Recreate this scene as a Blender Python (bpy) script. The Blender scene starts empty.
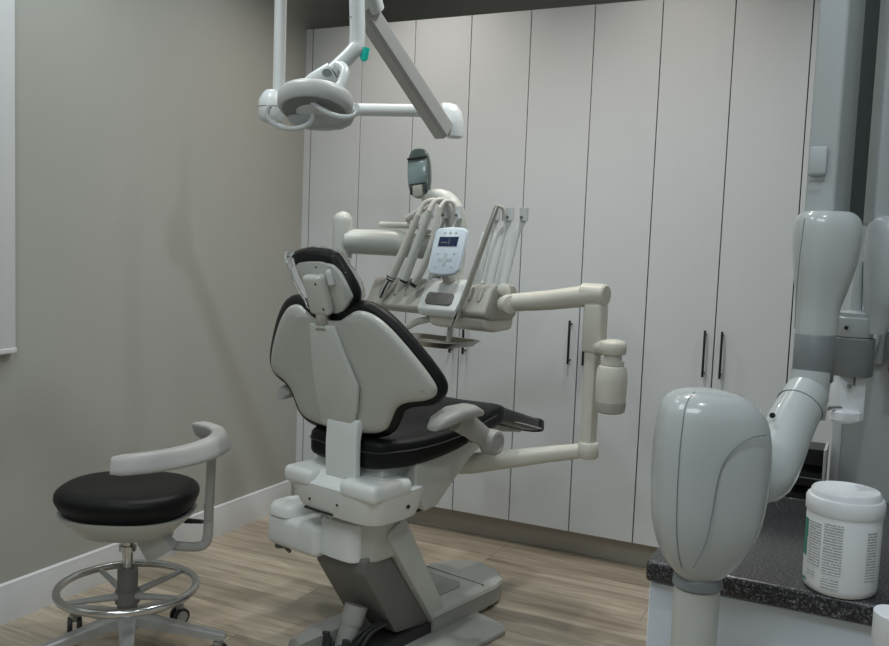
import bpy, bmesh, math, random
from mathutils import Vector, Matrix
random.seed(4)
R = math.radians
sc = bpy.context.scene
col = sc.collection

# ---------------------------------------------------------------- camera, world, lights, exposure
CAM = Vector((2.341, -3.3015, 1.2)); PITCH, ROLL, YAW, FPX = .085, .0389, -.454, 886.7
fw = Vector((math.sin(YAW)*math.cos(PITCH), math.cos(YAW)*math.cos(PITCH), -math.sin(PITCH)))
rt = Vector((math.cos(YAW), -math.sin(YAW), 0)); up = rt.cross(fw)
rt, up = math.cos(ROLL)*rt + math.sin(ROLL)*up, -math.sin(ROLL)*rt + math.cos(ROLL)*up
cd = bpy.data.cameras.new('camera'); cam = bpy.data.objects.new('camera', cd); col.objects.link(cam)
cam.matrix_world = Matrix(((rt.x, up.x, -fw.x, CAM.x), (rt.y, up.y, -fw.y, CAM.y), (rt.z, up.z, -fw.z, CAM.z), (0, 0, 0, 1)))
cd.sensor_width = 36; cd.lens = FPX*36/889; cd.clip_start = .02; cd.clip_end = 60
sc.camera = cam
wd = bpy.data.worlds.new('world'); sc.world = wd; wd.use_nodes = True
wd.node_tree.nodes['Background'].inputs[0].default_value = (.55, .62, .72, 1)
wd.node_tree.nodes['Background'].inputs[1].default_value = .6
sc.view_settings.view_transform = 'Standard'; sc.view_settings.look = 'None'
sc.view_settings.exposure = 0.10; sc.view_settings.gamma = 1.0; sc.view_settings.use_curve_mapping = False
CEIL = 2.62

def lamp(name, kind, loc, energy, color, size=.3, size_y=None, rot=(0, 0, 0), spot=None):
    l = bpy.data.lights.new(name, kind); l.energy = energy; l.color = color
    if kind == 'AREA':
        l.size = size
        if size_y: l.shape = 'RECTANGLE'; l.size_y = size_y
    else: l.shadow_soft_size = size
    if spot: l.spot_size, l.spot_blend = spot
    o = bpy.data.objects.new(name, l); col.objects.link(o); o.location = loc; o.rotation_euler = rot
    return o
WARM = (1.0, .90, .80); NEUT = (.93, 1.0, 1.0); COOL = (.84, .93, 1.0)
lamp('ceiling_fill_panel', 'AREA', (2.1, -3.5, CEIL-.04), 17, COOL, 1.2, .6)  # both ceiling panels are added fill, out of view
lamp('ceiling_fill_panel', 'AREA', (.9, -2.7, CEIL-.04), 8, NEUT, .6, .6)
DOWN = [(.68, -.45, 11, WARM), (1.62, -.50, 8.5, WARM), (2.5, -.55, 6, NEUT), (.50, -1.45, 11, NEUT), (.34, -.82, 3, NEUT), (1.50, -1.05, 14, NEUT), (2.45, -2.45, 8, COOL)]  # far-right, centre and camera-side spots are added fill; the rest follow scallops and shadows
for x, y, e, c in DOWN:
    lamp('downlight_and_fill_lamp', 'SPOT', (x, y, CEIL-.03), e*2.6, c, .04, rot=(0, 0, 0), spot=(R(125), .9))

# ---------------------------------------------------------------- materials
def mat(name, color, rough=.5, spec=.5, metal=0, coat=0, trans=0, ior=1.45, noise=0, nscale=8, bump=0, bscale=60, emit=None, alpha=1):
    m = bpy.data.materials.new(name); m.use_nodes = True
    nt = m.node_tree; b = nt.nodes['Principled BSDF']
    b.inputs['Base Color'].default_value = (*color, 1); b.inputs['Roughness'].default_value = rough
    b.inputs['Metallic'].default_value = metal; b.inputs['Coat Weight'].default_value = coat
    b.inputs['Transmission Weight'].default_value = trans; b.inputs['IOR'].default_value = ior
    b.inputs['Alpha'].default_value = alpha
    b.inputs['Specular IOR Level'].default_value = spec
    if emit: b.inputs['Emission Color'].default_value = (*emit[0], 1); b.inputs['Emission Strength'].default_value = emit[1]
    tc = nt.nodes.new('ShaderNodeTexCoord')
    n = nt.nodes.new('ShaderNodeTexNoise'); n.inputs['Scale'].default_value = nscale; n.inputs['Detail'].default_value = 4
    nt.links.new(tc.outputs['Object'], n.inputs['Vector'])
    mx = nt.nodes.new('ShaderNodeMix'); mx.data_type = 'RGBA'
    k = noise if noise else .02
    mx.inputs['A'].default_value = (*[c*(1-k) for c in color], 1); mx.inputs['B'].default_value = (*[min(1, c*(1+k)) for c in color], 1)
    nt.links.new(n.outputs['Fac'], mx.inputs['Factor']); nt.links.new(mx.outputs['Result'], b.inputs['Base Color'])
    if bump:
        n2 = nt.nodes.new('ShaderNodeTexNoise'); n2.inputs['Scale'].default_value = bscale; n2.inputs['Detail'].default_value = 3
        nt.links.new(tc.outputs['Object'], n2.inputs['Vector'])
        bp = nt.nodes.new('ShaderNodeBump'); bp.inputs['Strength'].default_value = bump; bp.inputs['Distance'].default_value = .002
        nt.links.new(n2.outputs['Fac'], bp.inputs['Height']); nt.links.new(bp.outputs['Normal'], b.inputs['Normal'])
    return m
M = dict(
    wall=mat('wall_paint', (.43, .435, .405), .75, bump=.15, bscale=220),
    ceil=mat('ceiling_paint', (.62, .61, .58), .9),
    trimw=mat('white_trim', (.70, .71, .73), .4),
    door=mat('door_laminate', (.645, .675, .70), .38),
    carc=mat('cabinet_carcass', (.12, .12, .12), .6),
    kick=mat('toe_kick', (.43, .40, .35), .6),
    black=mat('black_metal', (.012, .012, .013), .4),
    plas=mat('chair_plastic', (.55, .565, .53), .33, noise=.03, nscale=3),
    plasw=mat('light_plastic', (.66, .69, .70), .32),
    grey=mat('grey_plastic', (.36, .36, .34), .42),
    dgrey=mat('dark_grey_plastic', (.17, .17, .16), .5),
    mech=mat('mechanism_black', (.03, .03, .03), .5),
    cream=mat('cream_plastic', (.64, .63, .56), .35),
    tray_g=mat('delivery_grey', (.42, .41, .37), .42),
    hose=mat('hose_grey', (.56, .55, .51), .45),
    vinyl=mat('black_vinyl', (.005, .006, .0065), .45, spec=.3, bump=.12, bscale=160),
    vinyl2=mat('dark_grey_vinyl', (.035, .036, .037), .3, bump=.3, bscale=30),
    chrome=mat('chrome', (.62, .62, .62), .18, metal=1),
    steel=mat('brushed_steel', (.56, .54, .50), .35, metal=1),
    alu=mat('satin_aluminium', (.46, .465, .46), .40, metal=.3),
    xray=mat('xray_plastic', (.50, .53, .53), .22, coat=.3),
    xgrey=mat('xray_grey_band', (.20, .215, .225), .4),
    xpost=mat('xray_post_paint', (.46, .49, .50), .35),
    teal=mat('teal_lens', (.02, .78, .66), .3),
    shell=mat('backrest_shell_plastic', (.46, .47, .435), .36),
    plasm=mat('housing_plastic', (.78, .805, .79), .33),
    lampg=mat('lamp_head_grey', (.50, .51, .505), .4),
    mech2=mat('cable_channel_grey', (.05, .058, .058), .5),
    smoke=mat('smoky_teal_plastic', (.13, .175, .175), .18, coat=.4),
    smoke2=mat('smoky_teal_plastic_light', (.19, .25, .255), .15, coat=.4),
    clear=mat('clear_film', (.9, .92, .93), .06, trans=1.0, ior=1.12),
    base_door=mat('base_cabinet_laminate', (.72, .78, .86), .4),
    screen=mat('screen_navy', (.01, .02, .07), .15),
    keypad=mat('keypad_white', (.68, .76, .84), .35),
    print=mat('print_grey', (.25, .27, .29), .6),
    white=mat('white_plastic', (.84, .86, .89), .38),
    green=mat('green_print', (.05, .25, .17), .5),
    pan=mat('partition_paint', (.50, .515, .52), .5),
    glass=mat('window_glass', (.5, .55, .6), .05, trans=.9),
    lens=mat('lamp_lens', (.62, .66, .68), .15, coat=.5),
    lit=mat('lit_diffuser', (.9, .9, .9), .5, emit=((1, .97, .92), 1.5)),
)
def floor_mat():
    m = bpy.data.materials.new('wood_plank_floor'); m.use_nodes = True; nt = m.node_tree; b = nt.nodes['Principled BSDF']
    L = nt.links.new; N = nt.nodes.new
    tc = N('ShaderNodeTexCoord')
    br = N('ShaderNodeTexBrick'); br.inputs['Scale'].default_value = 1
    br.inputs['Brick Width'].default_value = 1.05; br.inputs['Row Height'].default_value = .152
    br.inputs['Mortar Size'].default_value = .0012; br.inputs['Mortar Smooth'].default_value = .2
    br.offset = .37; br.offset_frequency = 3
    br.inputs['Color1'].default_value = (0, 0, 0, 1); br.inputs['Color2'].default_value = (1, 1, 1, 1); br.inputs['Mortar'].default_value = (.5, .5, .5, 1)
    L(tc.outputs['Object'], br.inputs['Vector'])
    # per plank offset for the grain
    mp = N('ShaderNodeMapping'); mp.inputs['Scale'].default_value = (1.3, 15, 1); L(tc.outputs['Object'], mp.inputs['Vector'])
    ad = N('ShaderNodeVectorMath'); ad.operation = 'MULTIPLY_ADD'; ad.inputs[1].default_value = (9, 9, 9)
    L(br.outputs['Color'], ad.inputs[0]); L(mp.outputs['Vector'], ad.inputs[2])
    n1 = N('ShaderNodeTexNoise'); n1.inputs['Scale'].default_value = 1.7; n1.inputs['Detail'].default_value = 8; n1.inputs['Roughness'].default_value = .62; n1.inputs['Distortion'].default_value = .6
    L(ad.outputs['Vector'], n1.inputs['Vector'])
    mp2 = N('ShaderNodeMapping'); mp2.inputs['Scale'].default_value = (4, 90, 1); L(tc.outputs['Object'], mp2.inputs['Vector'])
    n2 = N('ShaderNodeTexNoise'); n2.inputs['Scale'].default_value = 1.5; n2.inputs['Detail'].default_value = 5; L(mp2.outputs['Vector'], n2.inputs['Vector'])
    r1 = N('ShaderNodeValToRGB'); e = r1.color_ramp.elements
    e[0].position = .30; e[0].color = (.27, .225, .17, 1); e[1].position = .72; e[1].color = (.52, .455, .36, 1)
    x = e.new(.5); x.color = (.395, .34, .265, 1)
    L(n1.outputs['Fac'], r1.inputs['Fac'])
    m1 = N('ShaderNodeMix'); m1.data_type = 'RGBA'; m1.blend_type = 'MULTIPLY'; m1.inputs['Factor'].default_value = 1
    r3 = N('ShaderNodeMapRange'); r3.inputs['To Min'].default_value = .84; r3.inputs['To Max'].default_value = 1.2; L(br.outputs['Color'], r3.inputs['Value'])
    L(r1.outputs['Color'], m1.inputs['A']); L(r3.outputs['Result'], m1.inputs['B'])
    m2 = N('ShaderNodeMix'); m2.data_type = 'RGBA'; m2.blend_type = 'MULTIPLY'; m2.inputs['Factor'].default_value = 1
    r4 = N('ShaderNodeMapRange'); r4.inputs['From Min'].default_value = .3; r4.inputs['From Max'].default_value = .7; r4.inputs['To Min'].default_value = .82; r4.inputs['To Max'].default_value = 1.12
    L(n2.outputs['Fac'], r4.inputs['Value']); L(m1.outputs['Result'], m2.inputs['A']); L(r4.outputs['Result'], m2.inputs['B'])
    m3 = N('ShaderNodeMix'); m3.data_type = 'RGBA'; m3.inputs['B'].default_value = (.16, .13, .10, 1)
    L(br.outputs['Fac'], m3.inputs['Factor']); L(m2.outputs['Result'], m3.inputs['A'])
    L(m3.outputs['Result'], b.inputs['Base Color']); b.inputs['Roughness'].default_value = .5
    bp = N('ShaderNodeBump'); bp.inputs['Strength'].default_value = .12; bp.inputs['Distance'].default_value = .002
    L(n2.outputs['Fac'], bp.inputs['Height']); L(bp.outputs['Normal'], b.inputs['Normal'])
    return m
M['floor'] = floor_mat()
def granite():
    m = bpy.data.materials.new('black_granite'); m.use_nodes = True; nt = m.node_tree; b = nt.nodes['Principled BSDF']
    L = nt.links.new; N = nt.nodes.new; tc = N('ShaderNodeTexCoord')
    v = N('ShaderNodeTexNoise'); v.inputs['Scale'].default_value = 230; v.inputs['Detail'].default_value = 5; v.inputs['Roughness'].default_value = .7
    mp = N('ShaderNodeMapping'); mp.inputs['Scale'].default_value = (1, 1.6, 1); L(tc.outputs['Object'], mp.inputs['Vector']); L(mp.outputs['Vector'], v.inputs['Vector'])
    r = N('ShaderNodeValToRGB'); e = r.color_ramp.elements
    e[0].position = .47; e[0].color = (.014, .014, .016, 1); e[1].position = .70; e[1].color = (.40, .41, .43, 1)
    x = e.new(.56); x.color = (.06, .061, .066, 1)
    L(v.outputs['Fac'], r.inputs['Fac']); L(r.outputs['Color'], b.inputs['Base Color']); b.inputs['Roughness'].default_value = .28
    return m
M['granite'] = granite()

# ---------------------------------------------------------------- mesh helpers
def V(*a): return Vector(a[0]) if len(a) == 1 else Vector(a)
def merge(dst, src, mx=None):
    if mx is not None: bmesh.ops.transform(src, matrix=mx, verts=src.verts[:])
    m = bpy.data.meshes.new('tmp'); src.to_mesh(m); dst.from_mesh(m); bpy.data.meshes.remove(m); src.free()
def bevel(b, w, seg=3, ang=25):
    ed = [e for e in b.edges if len(e.link_faces) == 2 and e.calc_face_angle(0) > R(ang)]
    if w > 0 and ed: bmesh.ops.bevel(b, geom=ed, offset=w, segments=seg, affect='EDGES', profile=.5, clamp_overlap=True)
def frame(o, x, y, z): return Matrix(((x[0], y[0], z[0], o[0]), (x[1], y[1], z[1], o[1]), (x[2], y[2], z[2], o[2]), (0, 0, 0, 1)))
def box(bm, c, s, bev=0, seg=3, mx=None):
    b = bmesh.new(); bmesh.ops.create_cube(b, size=1); bmesh.ops.scale(b, vec=V(s), verts=b.verts[:]); bevel(b, bev, seg)
    t = Matrix.Translation(V(c)); merge(bm, b, t @ mx if mx is not None else t)
def box2(bm, a, c, bev=0, seg=3): box(bm, [(a[i]+c[i])/2 for i in range(3)], [abs(c[i]-a[i]) for i in range(3)], bev, seg)
def prism(bm, pts, depth, mx, bev=0, seg=3):
    b = bmesh.new(); lo = [b.verts.new((x, y, -depth/2)) for x, y in pts]; hi = [b.verts.new((x, y, depth/2)) for x, y in pts]
    n = len(pts); b.faces.new(lo[::-1]); b.faces.new(hi)
    for i in range(n): b.faces.new((lo[i], lo[(i+1) % n], hi[(i+1) % n], hi[i]))
    bmesh.ops.recalc_face_normals(b, faces=b.faces[:]); bevel(b, bev, seg); merge(bm, b, mx)
def side(bm, pts, w, x0=0, bev=0, seg=3):      # profile in the local y-z plane, width along x
    prism(bm, pts, w, frame((x0, 0, 0), (0, 1, 0), (0, 0, 1), (1, 0, 0)), bev, seg)
def flat(bm, pts, z0, z1, bev=0, seg=3): prism(bm, pts, z1-z0, Matrix.Translation((0, 0, (z0+z1)/2)), bev, seg)
def smooth_pts(p, k=6, closed=False):
    P = [V(q) for q in p]; n = len(P); out = []
    rng = range(n) if closed else range(n-1)
    for i in rng:
        a = P[(i-1) % n] if closed or i > 0 else P[i]; b = P[i]; c = P[(i+1) % n]; d = P[(i+2) % n] if closed or i+2 < n else c
        for j in range(k):
            t = j/k; out.append(.5*((2*b)+(c-a)*t+(2*a-5*b+4*c-d)*t*t+(3*b-a-3*c+d)*t**3))
    if not closed: out.append(P[-1])
    return out
def tube(bm, pts, r, n=16, sm=0, flatten=None, rect=0, closed=False, dome=False):
    pts = [V(p) for p in pts]; rr = list(r) if hasattr(r, '__len__') else [r]*len(pts)
    if sm:
        q = smooth_pts([(*p,) for p in pts], sm, closed); m = len(pts)
        rs = []
        for i in range(len(q)):
            t = i/sm; a = min(int(t), m-1); c = (a+1) % m if closed else min(a+1, m-1); rs.append(rr[a]+(rr[c]-rr[a])*(t-a))
        pts, rr = q, rs
    if dome and not closed:
        d = (pts[-1]-pts[-2]).normalized(); R_ = rr[-1]; e = pts[-1]
        for a in (25, 50, 70, 84): pts.append(e+d*R_*math.sin(R(a))); rr.append(R_*math.cos(R(a)))
    b = bmesh.new(); rings = []; N = len(pts)
    def tan(i):
        if closed: return (pts[(i+1) % N]-pts[i-1]).normalized()
        return (pts[min(i+1, N-1)]-pts[max(i-1, 0)]).normalized()
    t0 = tan(0); ref = V(0, 0, 1) if abs(t0.z) < .9 else V(0, 1, 0); x = t0.cross(ref).normalized()
    for i in range(N):
        t = tan(i); x = (x-t*x.dot(t)).normalized(); y = t.cross(x); ring = []
        for j in range(n):
            a = 2*math.pi*(j+.5)/n; ca, sa = math.cos(a), math.sin(a)
            if rect: k = (abs(ca)**rect+abs(sa)**rect)**(-1/rect); ca *= k; sa *= k
            fx, fy = flatten or (1, 1)
            ring.append(b.verts.new(pts[i]+rr[i]*(ca*fx*x+sa*fy*y)))
        rings.append(ring)
    for i in range(N if closed else N-1):
        A, B = rings[i], rings[(i+1) % N]
        for j in range(n): b.faces.new((A[j], A[(j+1) % n], B[(j+1) % n], B[j]))
    if not closed: b.faces.new(rings[0][::-1]); b.faces.new(rings[-1])
    bmesh.ops.recalc_face_normals(b, faces=b.faces[:]); merge(bm, b)
def loft(bm, rings, cap=True):
    b = bmesh.new(); rs = [[b.verts.new(p) for p in r] for r in rings]; n = len(rs[0])
    for A, B in zip(rs, rs[1:]):
        for j in range(n): b.faces.new((A[j], A[(j+1) % n], B[(j+1) % n], B[j]))
    if cap: b.faces.new(rs[0][::-1]); b.faces.new(rs[-1])
    bmesh.ops.recalc_face_normals(b, faces=b.faces[:]); merge(bm, b)
def sloft(bm, rings, k=4):
    out = []; n = len(rings)
    cols = [smooth_pts([r[j] for r in rings], k) for j in range(len(rings[0]))]
    loft(bm, [[c[i] for c in cols] for i in range(len(cols[0]))])
def sring(c, a, b_, e=2.5, n=32, rot=0, z=None, tilt=(0, 0)):
    out = []
    for j in range(n):
        t = 2*math.pi*j/n; ca, sa = math.cos(t), math.sin(t); k = (abs(ca)**e+abs(sa)**e)**(-1/e)
        x, y = a*ca*k, b_*sa*k; X = x*math.cos(rot)-y*math.sin(rot); Y = x*math.sin(rot)+y*math.cos(rot)
        out.append((c[0]+X, c[1]+Y, c[2]+X*tilt[0]+Y*tilt[1]))
    return out
def lathe(bm, prof, o=(0, 0, 0), axis=(0, 0, 1), n=32):
    ax = V(axis).normalized(); x = ax.orthogonal().normalized(); y = ax.cross(x); o = V(o); rings = []
    for r, z in prof: rings.append([o+ax*z+max(r, .0002)*(math.cos(2*math.pi*j/n)*x+math.sin(2*math.pi*j/n)*y) for j in range(n)])
    loft(bm, rings)
def obj(name, bm, m, parent=None, ang=38, world=False):
    if world and parent is not None:
        top = parent
        while top.parent is not None: top = top.parent
        bmesh.ops.transform(bm, matrix=top.matrix_basis.inverted(), verts=bm.verts[:])
    for f in bm.faces: f.smooth = True
    for e in bm.edges:
        if len(e.link_faces) == 2 and e.calc_face_angle(0) > R(ang): e.smooth = False
    me = bpy.data.meshes.new(name); bm.to_mesh(me); bm.free()
    o = bpy.data.objects.new(name, me); col.objects.link(o); me.materials.append(M[m] if isinstance(m, str) else m)
    if parent is not None: o.parent = parent
    return o
def part(name, m, parent, fn, *a, **k):
    ang = k.pop('ang', 38); w = k.pop('world', False); bm = bmesh.new(); fn(bm, *a, **k); return obj(name, bm, m, parent, ang, w)
def tag(o, label, cat, group=None, kind=None):
    o['label'] = label; o['category'] = cat
    if group: o['group'] = group
    if kind: o['kind'] = kind
    return o
def thing(name, label, cat, loc=(0, 0, 0), rz=0, group=None):
    o = bpy.data.objects.new(name, None); o.empty_display_size = .1; col.objects.link(o)
    o.location = loc; o.rotation_euler = (0, 0, rz)
    o.matrix_basis = Matrix.Translation(V(loc)) @ Matrix.Rotation(rz, 4, 'Z')
    return tag(o, label, cat, group)
def struct(name, m, fn, *a, **k):
    o = part(name, m, None, fn, *a, **k); o['kind'] = 'structure'; return o
BM = bmesh.new

# ---------------------------------------------------------------- room shell
X1, Y0, YB = 3.35, -4.3, .60
struct('floor', 'floor', box2, (0, Y0, -.05), (X1, YB, 0))
struct('ceiling', 'ceil', box2, (-.1, Y0-.1, CEIL), (X1+.1, YB+.1, CEIL+.08))
struct('wall_left', 'wall', box2, (-.1, Y0-.1, -.05), (0, YB, CEIL))
struct('wall_back', 'wall', box2, (-.1, YB, -.05), (X1+.1, YB+.1, CEIL))
struct('wall_right', 'wall', box2, (X1, Y0-.1, -.05), (X1+.1, YB, CEIL))
struct('wall_front', 'wall', box2, (0, Y0-.1, -.05), (X1, Y0, CEIL))
side_prof = [(0, 0), (.014, 0), (.014, .098), (.009, .112), (.009, .119), (0, .124)]
b = BM(); prism(b, side_prof, abs(Y0)-.05, frame((0, (Y0-.05)/2, 0), (1, 0, 0), (0, 0, 1), (0, -1, 0))); o = obj('baseboard_left', b, 'trimw', ang=20); o['kind'] = 'structure'
# window on the left wall: casing, sill and frosted blind
b = BM()
box2(b, (.0, -1.56, .85), (.022, -1.483, 2.25), .004); box2(b, (.0, -2.60, .85), (.022, -2.51, 2.25), .004); box2(b, (.0, -2.60, 2.16), (.022, -1.483, 2.25), .004)
box2(b, (.0, -2.60, .833), (.026, -1.483, .85), .002)
w = obj('window_1', b, 'trimw'); w['kind'] = 'structure'
part('blind', 'white', w, box2, (.001, -2.52, .85), (.012, -1.55, 2.17))

# ---------------------------------------------------------------- tall cabinets
PW, PX = .2547, .0356
HT, ZB = 2.13, .1033
def cabinet(x0, n, label, handle_side, first=False):
    t = thing('tall_cabinet', label, 'cabinet', (x0, 0, 0), 0, 'tall white storage cabinets')
    w = n*PW; b = BM(); g = .0015
    box2(b, (g, .022, ZB-.003), (w-g, YB-.02, HT-.004)); obj('body', b, 'carc', t)
    b = BM(); box2(b, (g*0, .020, HT-.004), (w, YB-.02, HT)); obj('top_panel', b, 'door', t)
    b = BM(); box2(b, (0, .055, 0), (w, .075, ZB-.003)); obj('toe_kick', b, 'kick', t)
    for i in range(n):
        b = BM(); box2(b, (i*PW+.002, 0, ZB), ((i+1)*PW-.002, .020, HT), .0008, 1); d = obj('door', b, 'door', t)
        hs = handle_side[i]
        if hs:
            hx = i*PW + (PW-.030 if hs > 0 else .030)
            b = BM(); box2(b, (hx-.004, -.030, .768), (hx+.004, -.021, .938), .0015, 2)
            for z in (.782, .924): tube(b, [(hx, 0, z), (hx, -.024, z)], .004, 10)
            obj('handle', b, 'black', d)
    return t
struct('trim_1', 'door', box2, (.0, .0, .0), (PX-.003, .03, HT))
cabinet(PX, 2, 'tall white two-door cabinet nearest the left wall, behind the chair headrest', [0, 0])
cabinet(PX+2*PW, 2, 'tall white two-door cabinet second from the left wall, behind the instrument unit', [1, -1])
cabinet(PX+4*PW, 2, 'tall white two-door cabinet behind the hanging white bottle, third from the left wall', [1, -1])
cabinet(PX+6*PW, 2, 'tall white two-door cabinet whose black handles show above the x-ray head', [1, -1])
cabinet(PX+8*PW, 2, 'tall white two-door cabinet mostly hidden behind the x-ray arm', [1, -1])

# ---------------------------------------------------------------- dental chair
CO = (1.07, -1.01, 0); CR = -R(12.5)
ch = thing('dental_chair', 'black upholstered dental chair with off-white plastic shell and grey base', 'dental chair', CO, CR)
# base
b = BM(); pl = [(-.09, -.34), (.12, -.34), (.17, -.28), (.17, .0), (.245, .03), (.245, .28), (.215, .31), (.09, .33), (.09, .4), (-.15, .4), (-.18, .30), (-.16, .22), (-.13, -.2)]
flat(b, pl, 0, .018, .006, 2); obj('floor_plate', b, 'grey', ch)
b = BM()
rings = []
def basering(z, ins, y0=.10): 
    return [(x, y, z) for x, y in [(-.17+ins, y0), (.10-ins, y0), (.10-ins, .42), (.085-ins, .48-ins*.6), (.03-ins*.5, .53-ins), (-.05, .55-ins), (-.11+ins*.5, .53-ins), (-.155+ins, .48-ins*.6), (-.17+ins, .42)]]
loft(b, [basering(.018, 0), basering(.07, .0)]); obj('base_side', b, 'grey', ch)
b = BM(); loft(b, [basering(.07, -.004), basering(.082, -.002), basering(.09, .008), basering(.094, .02)]); bc = obj('base_cover', b, 'plas', ch)
b = BM(); flat(b, [(-.14, .05), (.045, .05), (.045, .30), (.02, .33), (-.12, .33), (-.14, .30)], .094, .097, .001, 1); obj('foot_pad', b, 'grey', bc)
b = BM(); flat(b, [(-.16, .365), (.092, .365), (.092, .368), (-.16, .368)], .09, .0955); obj('seam', b, 'dgrey', bc)
# rear outrigger on the left
b = BM(); loft(b, [[(-.03, -.33, z), (-.03, .05, z), (-.09+i, .04, z), (-.12+i, -.03, z), (-.13+i, -.20, z), (-.10+i, -.31, z)] for z, i in ((.018, 0), (.060, .0), (.075, .008), (.085, .03))]); obj('outrigger', b, 'grey', ch)
b = BM(); box2(b, (-.03, -.20, .018), (.09, .10, .05)); 
for i, x in enumerate((-.03, -.02, .03, .05, .085)): tube(b, [(x, -.24, .02), (x, -.23, .09-.012*(i % 3))], .012, 8)
for i in range(3): tube(b, [(.03+.02*i, -.20, .05), (.05+.015*i, -.15, .10), (.06, -.02, .09)], .005, 6, sm=4)
obj('mechanism', b, 'mech', ch)
b = BM(); tube(b, [(.0, -.195, .02), (.0, -.14, .15)], .030, 20); tube(b, [(.0, -.16, .10), (.0, -.14, .15)], .034, 20); obj('hydraulic_cylinder', b, 'grey', ch)
# lift arm
b = BM(); side(b, [(-.125, .372), (-.117, .385), (-.055, .415), (-.045, .410), (.172, .055), (.172, .03), (.118, .03)], .225, -.013, .006, 2); obj('lift_arm_cover', b, 'plas', ch)
b = BM(); side(b, [(-.19, .31), (-.13, .36), (.10, .055), (.09, .045), (-.05, .06), (-.19, .27)], .20, -.022, .006, 2); obj('lift_arm_back', b, 'dgrey', ch)
# column head and boxes
b = BM(); loft(b, [sring((.0, -.10, z), .09-s, .085-s, 5, 32) for z, s in ((.300, .012), (.305, .004), (.312, 0), (.43, .0), (.44, .01))]); obj('column_head', b, 'plas', ch)
b = BM(); loft(b, [sring((-.022, -.17, z), .075-s, .045-s, 4, 28) for z, s in ((.300, .008), (.305, 0), (.402, 0), (.41, .006))]); obj('column_cover', b, 'plasm', ch)
b = BM(); box2(b, (-.298, -.235, .288), (-.08, -.10, .385), .022, 4); wb = obj('side_box', b, 'plasm', ch)
b = BM(); loft(b, [sring((-.248, -.17, z), .058-s, .066-s, 3, 28) for z, s in ((.38, .0), (.384, -.003), (.39, -.002), (.405, 0), (.415, .008), (.419, .022))]); obj('box_lid', b, 'plasm', wb)
b = BM(); tube(b, [(-.27, -.2, .286), (-.27, -.2, .274)], .016, 12); tube(b, [(-.25, -.2, .28), (-.215, -.21, .276)], .006, 8); obj('drain_fitting', b, 'dgrey', wb)
b = BM(); tube(b, [(-.19, -.10, .38), (-.2, -.06, .47)], .035, 14); obj('box_bracket', b, 'plas', wb)
b = BM(); tube(b, [(-.12, -.17, .38), (-.115, -.175, .425), (-.10, -.18, .44), (-.03, -.19, .445)], .006, 8, sm=4); obj('hose', b, 'plasw', ch)
b = BM(); lathe(b, [(.014, 0), (.014, .02), (.011, .022), (.011, .034), (.004, .036)], (-.06, -.19, .405)); obj('valve', b, 'plasw', ch)
b = BM(); box2(b, (-.12, -.13, .42), (.10, .02, .47)); obj('pivot_block', b, 'mech', ch)
# seat housing (rear) and pan
b = BM()
loft(b, [[(x, y, z) for x, y, z in r] for r in [
    sring((.005, -.14, .430), .135, .09, 4, 36), sring((.005, -.15, .442), .155, .105, 5, 36), sring((.005, -.155, .49), .172, .118, 6, 36), sring((.005, -.155, .527), .178, .122, 6, 36), sring((.005, -.155, .534), .172, .116, 6, 36)]])
hs = obj('seat_housing', b, 'plasm', ch)
for x, hw in ((-.118, .058), (.118, .068)):
    b = BM(); box2(b, (x-hw, -.282, .512), (x+hw, -.12, .562), .018, 4); obj('housing_shoulder', b, 'plasm', hs)
b = BM(); side(b, [(-.277, .528), (-.276, .519), (-.15, .519), (-.15, .562), (-.225, .562)], .13, -.005, .004, 2); obj('housing_ramp', b, 'plasm', hs)
b = BM()
b.free()
for P0_, P1_, r_ in (((-.07, -.270, .480), (-.07, -.2735, .480), .0035), ((.04, -.270, .485), (.04, -.2735, .485), .0035), ((.168, -.13, .480), (.178, -.13, .480), .006)):
    b = BM(); tube(b, [P0_, P1_], r_, 10); obj('screw', b, 'mech', hs)
b = BM(); side(b, [(-.255, .451), (-.264, .451), (-.262, .445), (-.24, .438)], .11, -.045)
obj('housing_slot', b, 'mech', hs)
b = BM(); side(b, [(-.10, .52), (-.05, .450), (.0, .455), (.14, .565), (.28, .635), (.28, .65), (-.10, .60)], .35, -.0, .015, 3); box2(b, (-.13, -.19, .54), (.13, -.08, .592), .005, 2); obj('seat_pan', b, 'plas', ch)
# seat cushion: lofted along y
def cush(y, w, zb, zt, e=5): 
    c = (zb+zt)/2; h = (zt-zb)/2; out = []
    for j in range(36):
        t = 2*math.pi*j/36; ca, sa = math.cos(t), math.sin(t); k = (abs(ca)**e+abs(sa)**e)**(-1/e)
        out.append((w*ca*k, y, c+h*sa*k+(.012*abs(ca*k)**2 if sa > 0 else 0)))
    return out
b = BM(); sloft(b, [cush(-.217, .10, .60, .645), cush(-.214, .128, .59, .655), cush(-.195, .146, .582, .662), cush(-.12, .178, .582, .665), cush(-.03, .198, .592, .672), cush(.06, .208, .608, .684), cush(.14, .205, .625, .700), cush(.22, .20, .640, .714), cush(.28, .195, .65, .716), cush(.31, .185, .655, .706), cush(.322, .17, .665, .69)])
sq = obj('seat_cushion', b, 'vinyl', ch, ang=60)
b = BM()
pp = [(.158, -.18, .638), (.182, -.12, .640), (.201, -.02, .648), (.2115, .08, .664), (.208, .16, .681), (.202, .24, .694)]
tube(b, pp, .0022, 6, sm=5); tube(b, [(-x, y, z) for x, y, z in pp], .0022, 6, sm=5); tube(b, [(.158, -.18, .638), (.125, -.216, .635), (0, -.221, .632), (-.125, -.216, .635), (-.158, -.18, .638)], .0022, 6, sm=5)
obj('piping', b, 'vinyl2', sq)
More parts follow.
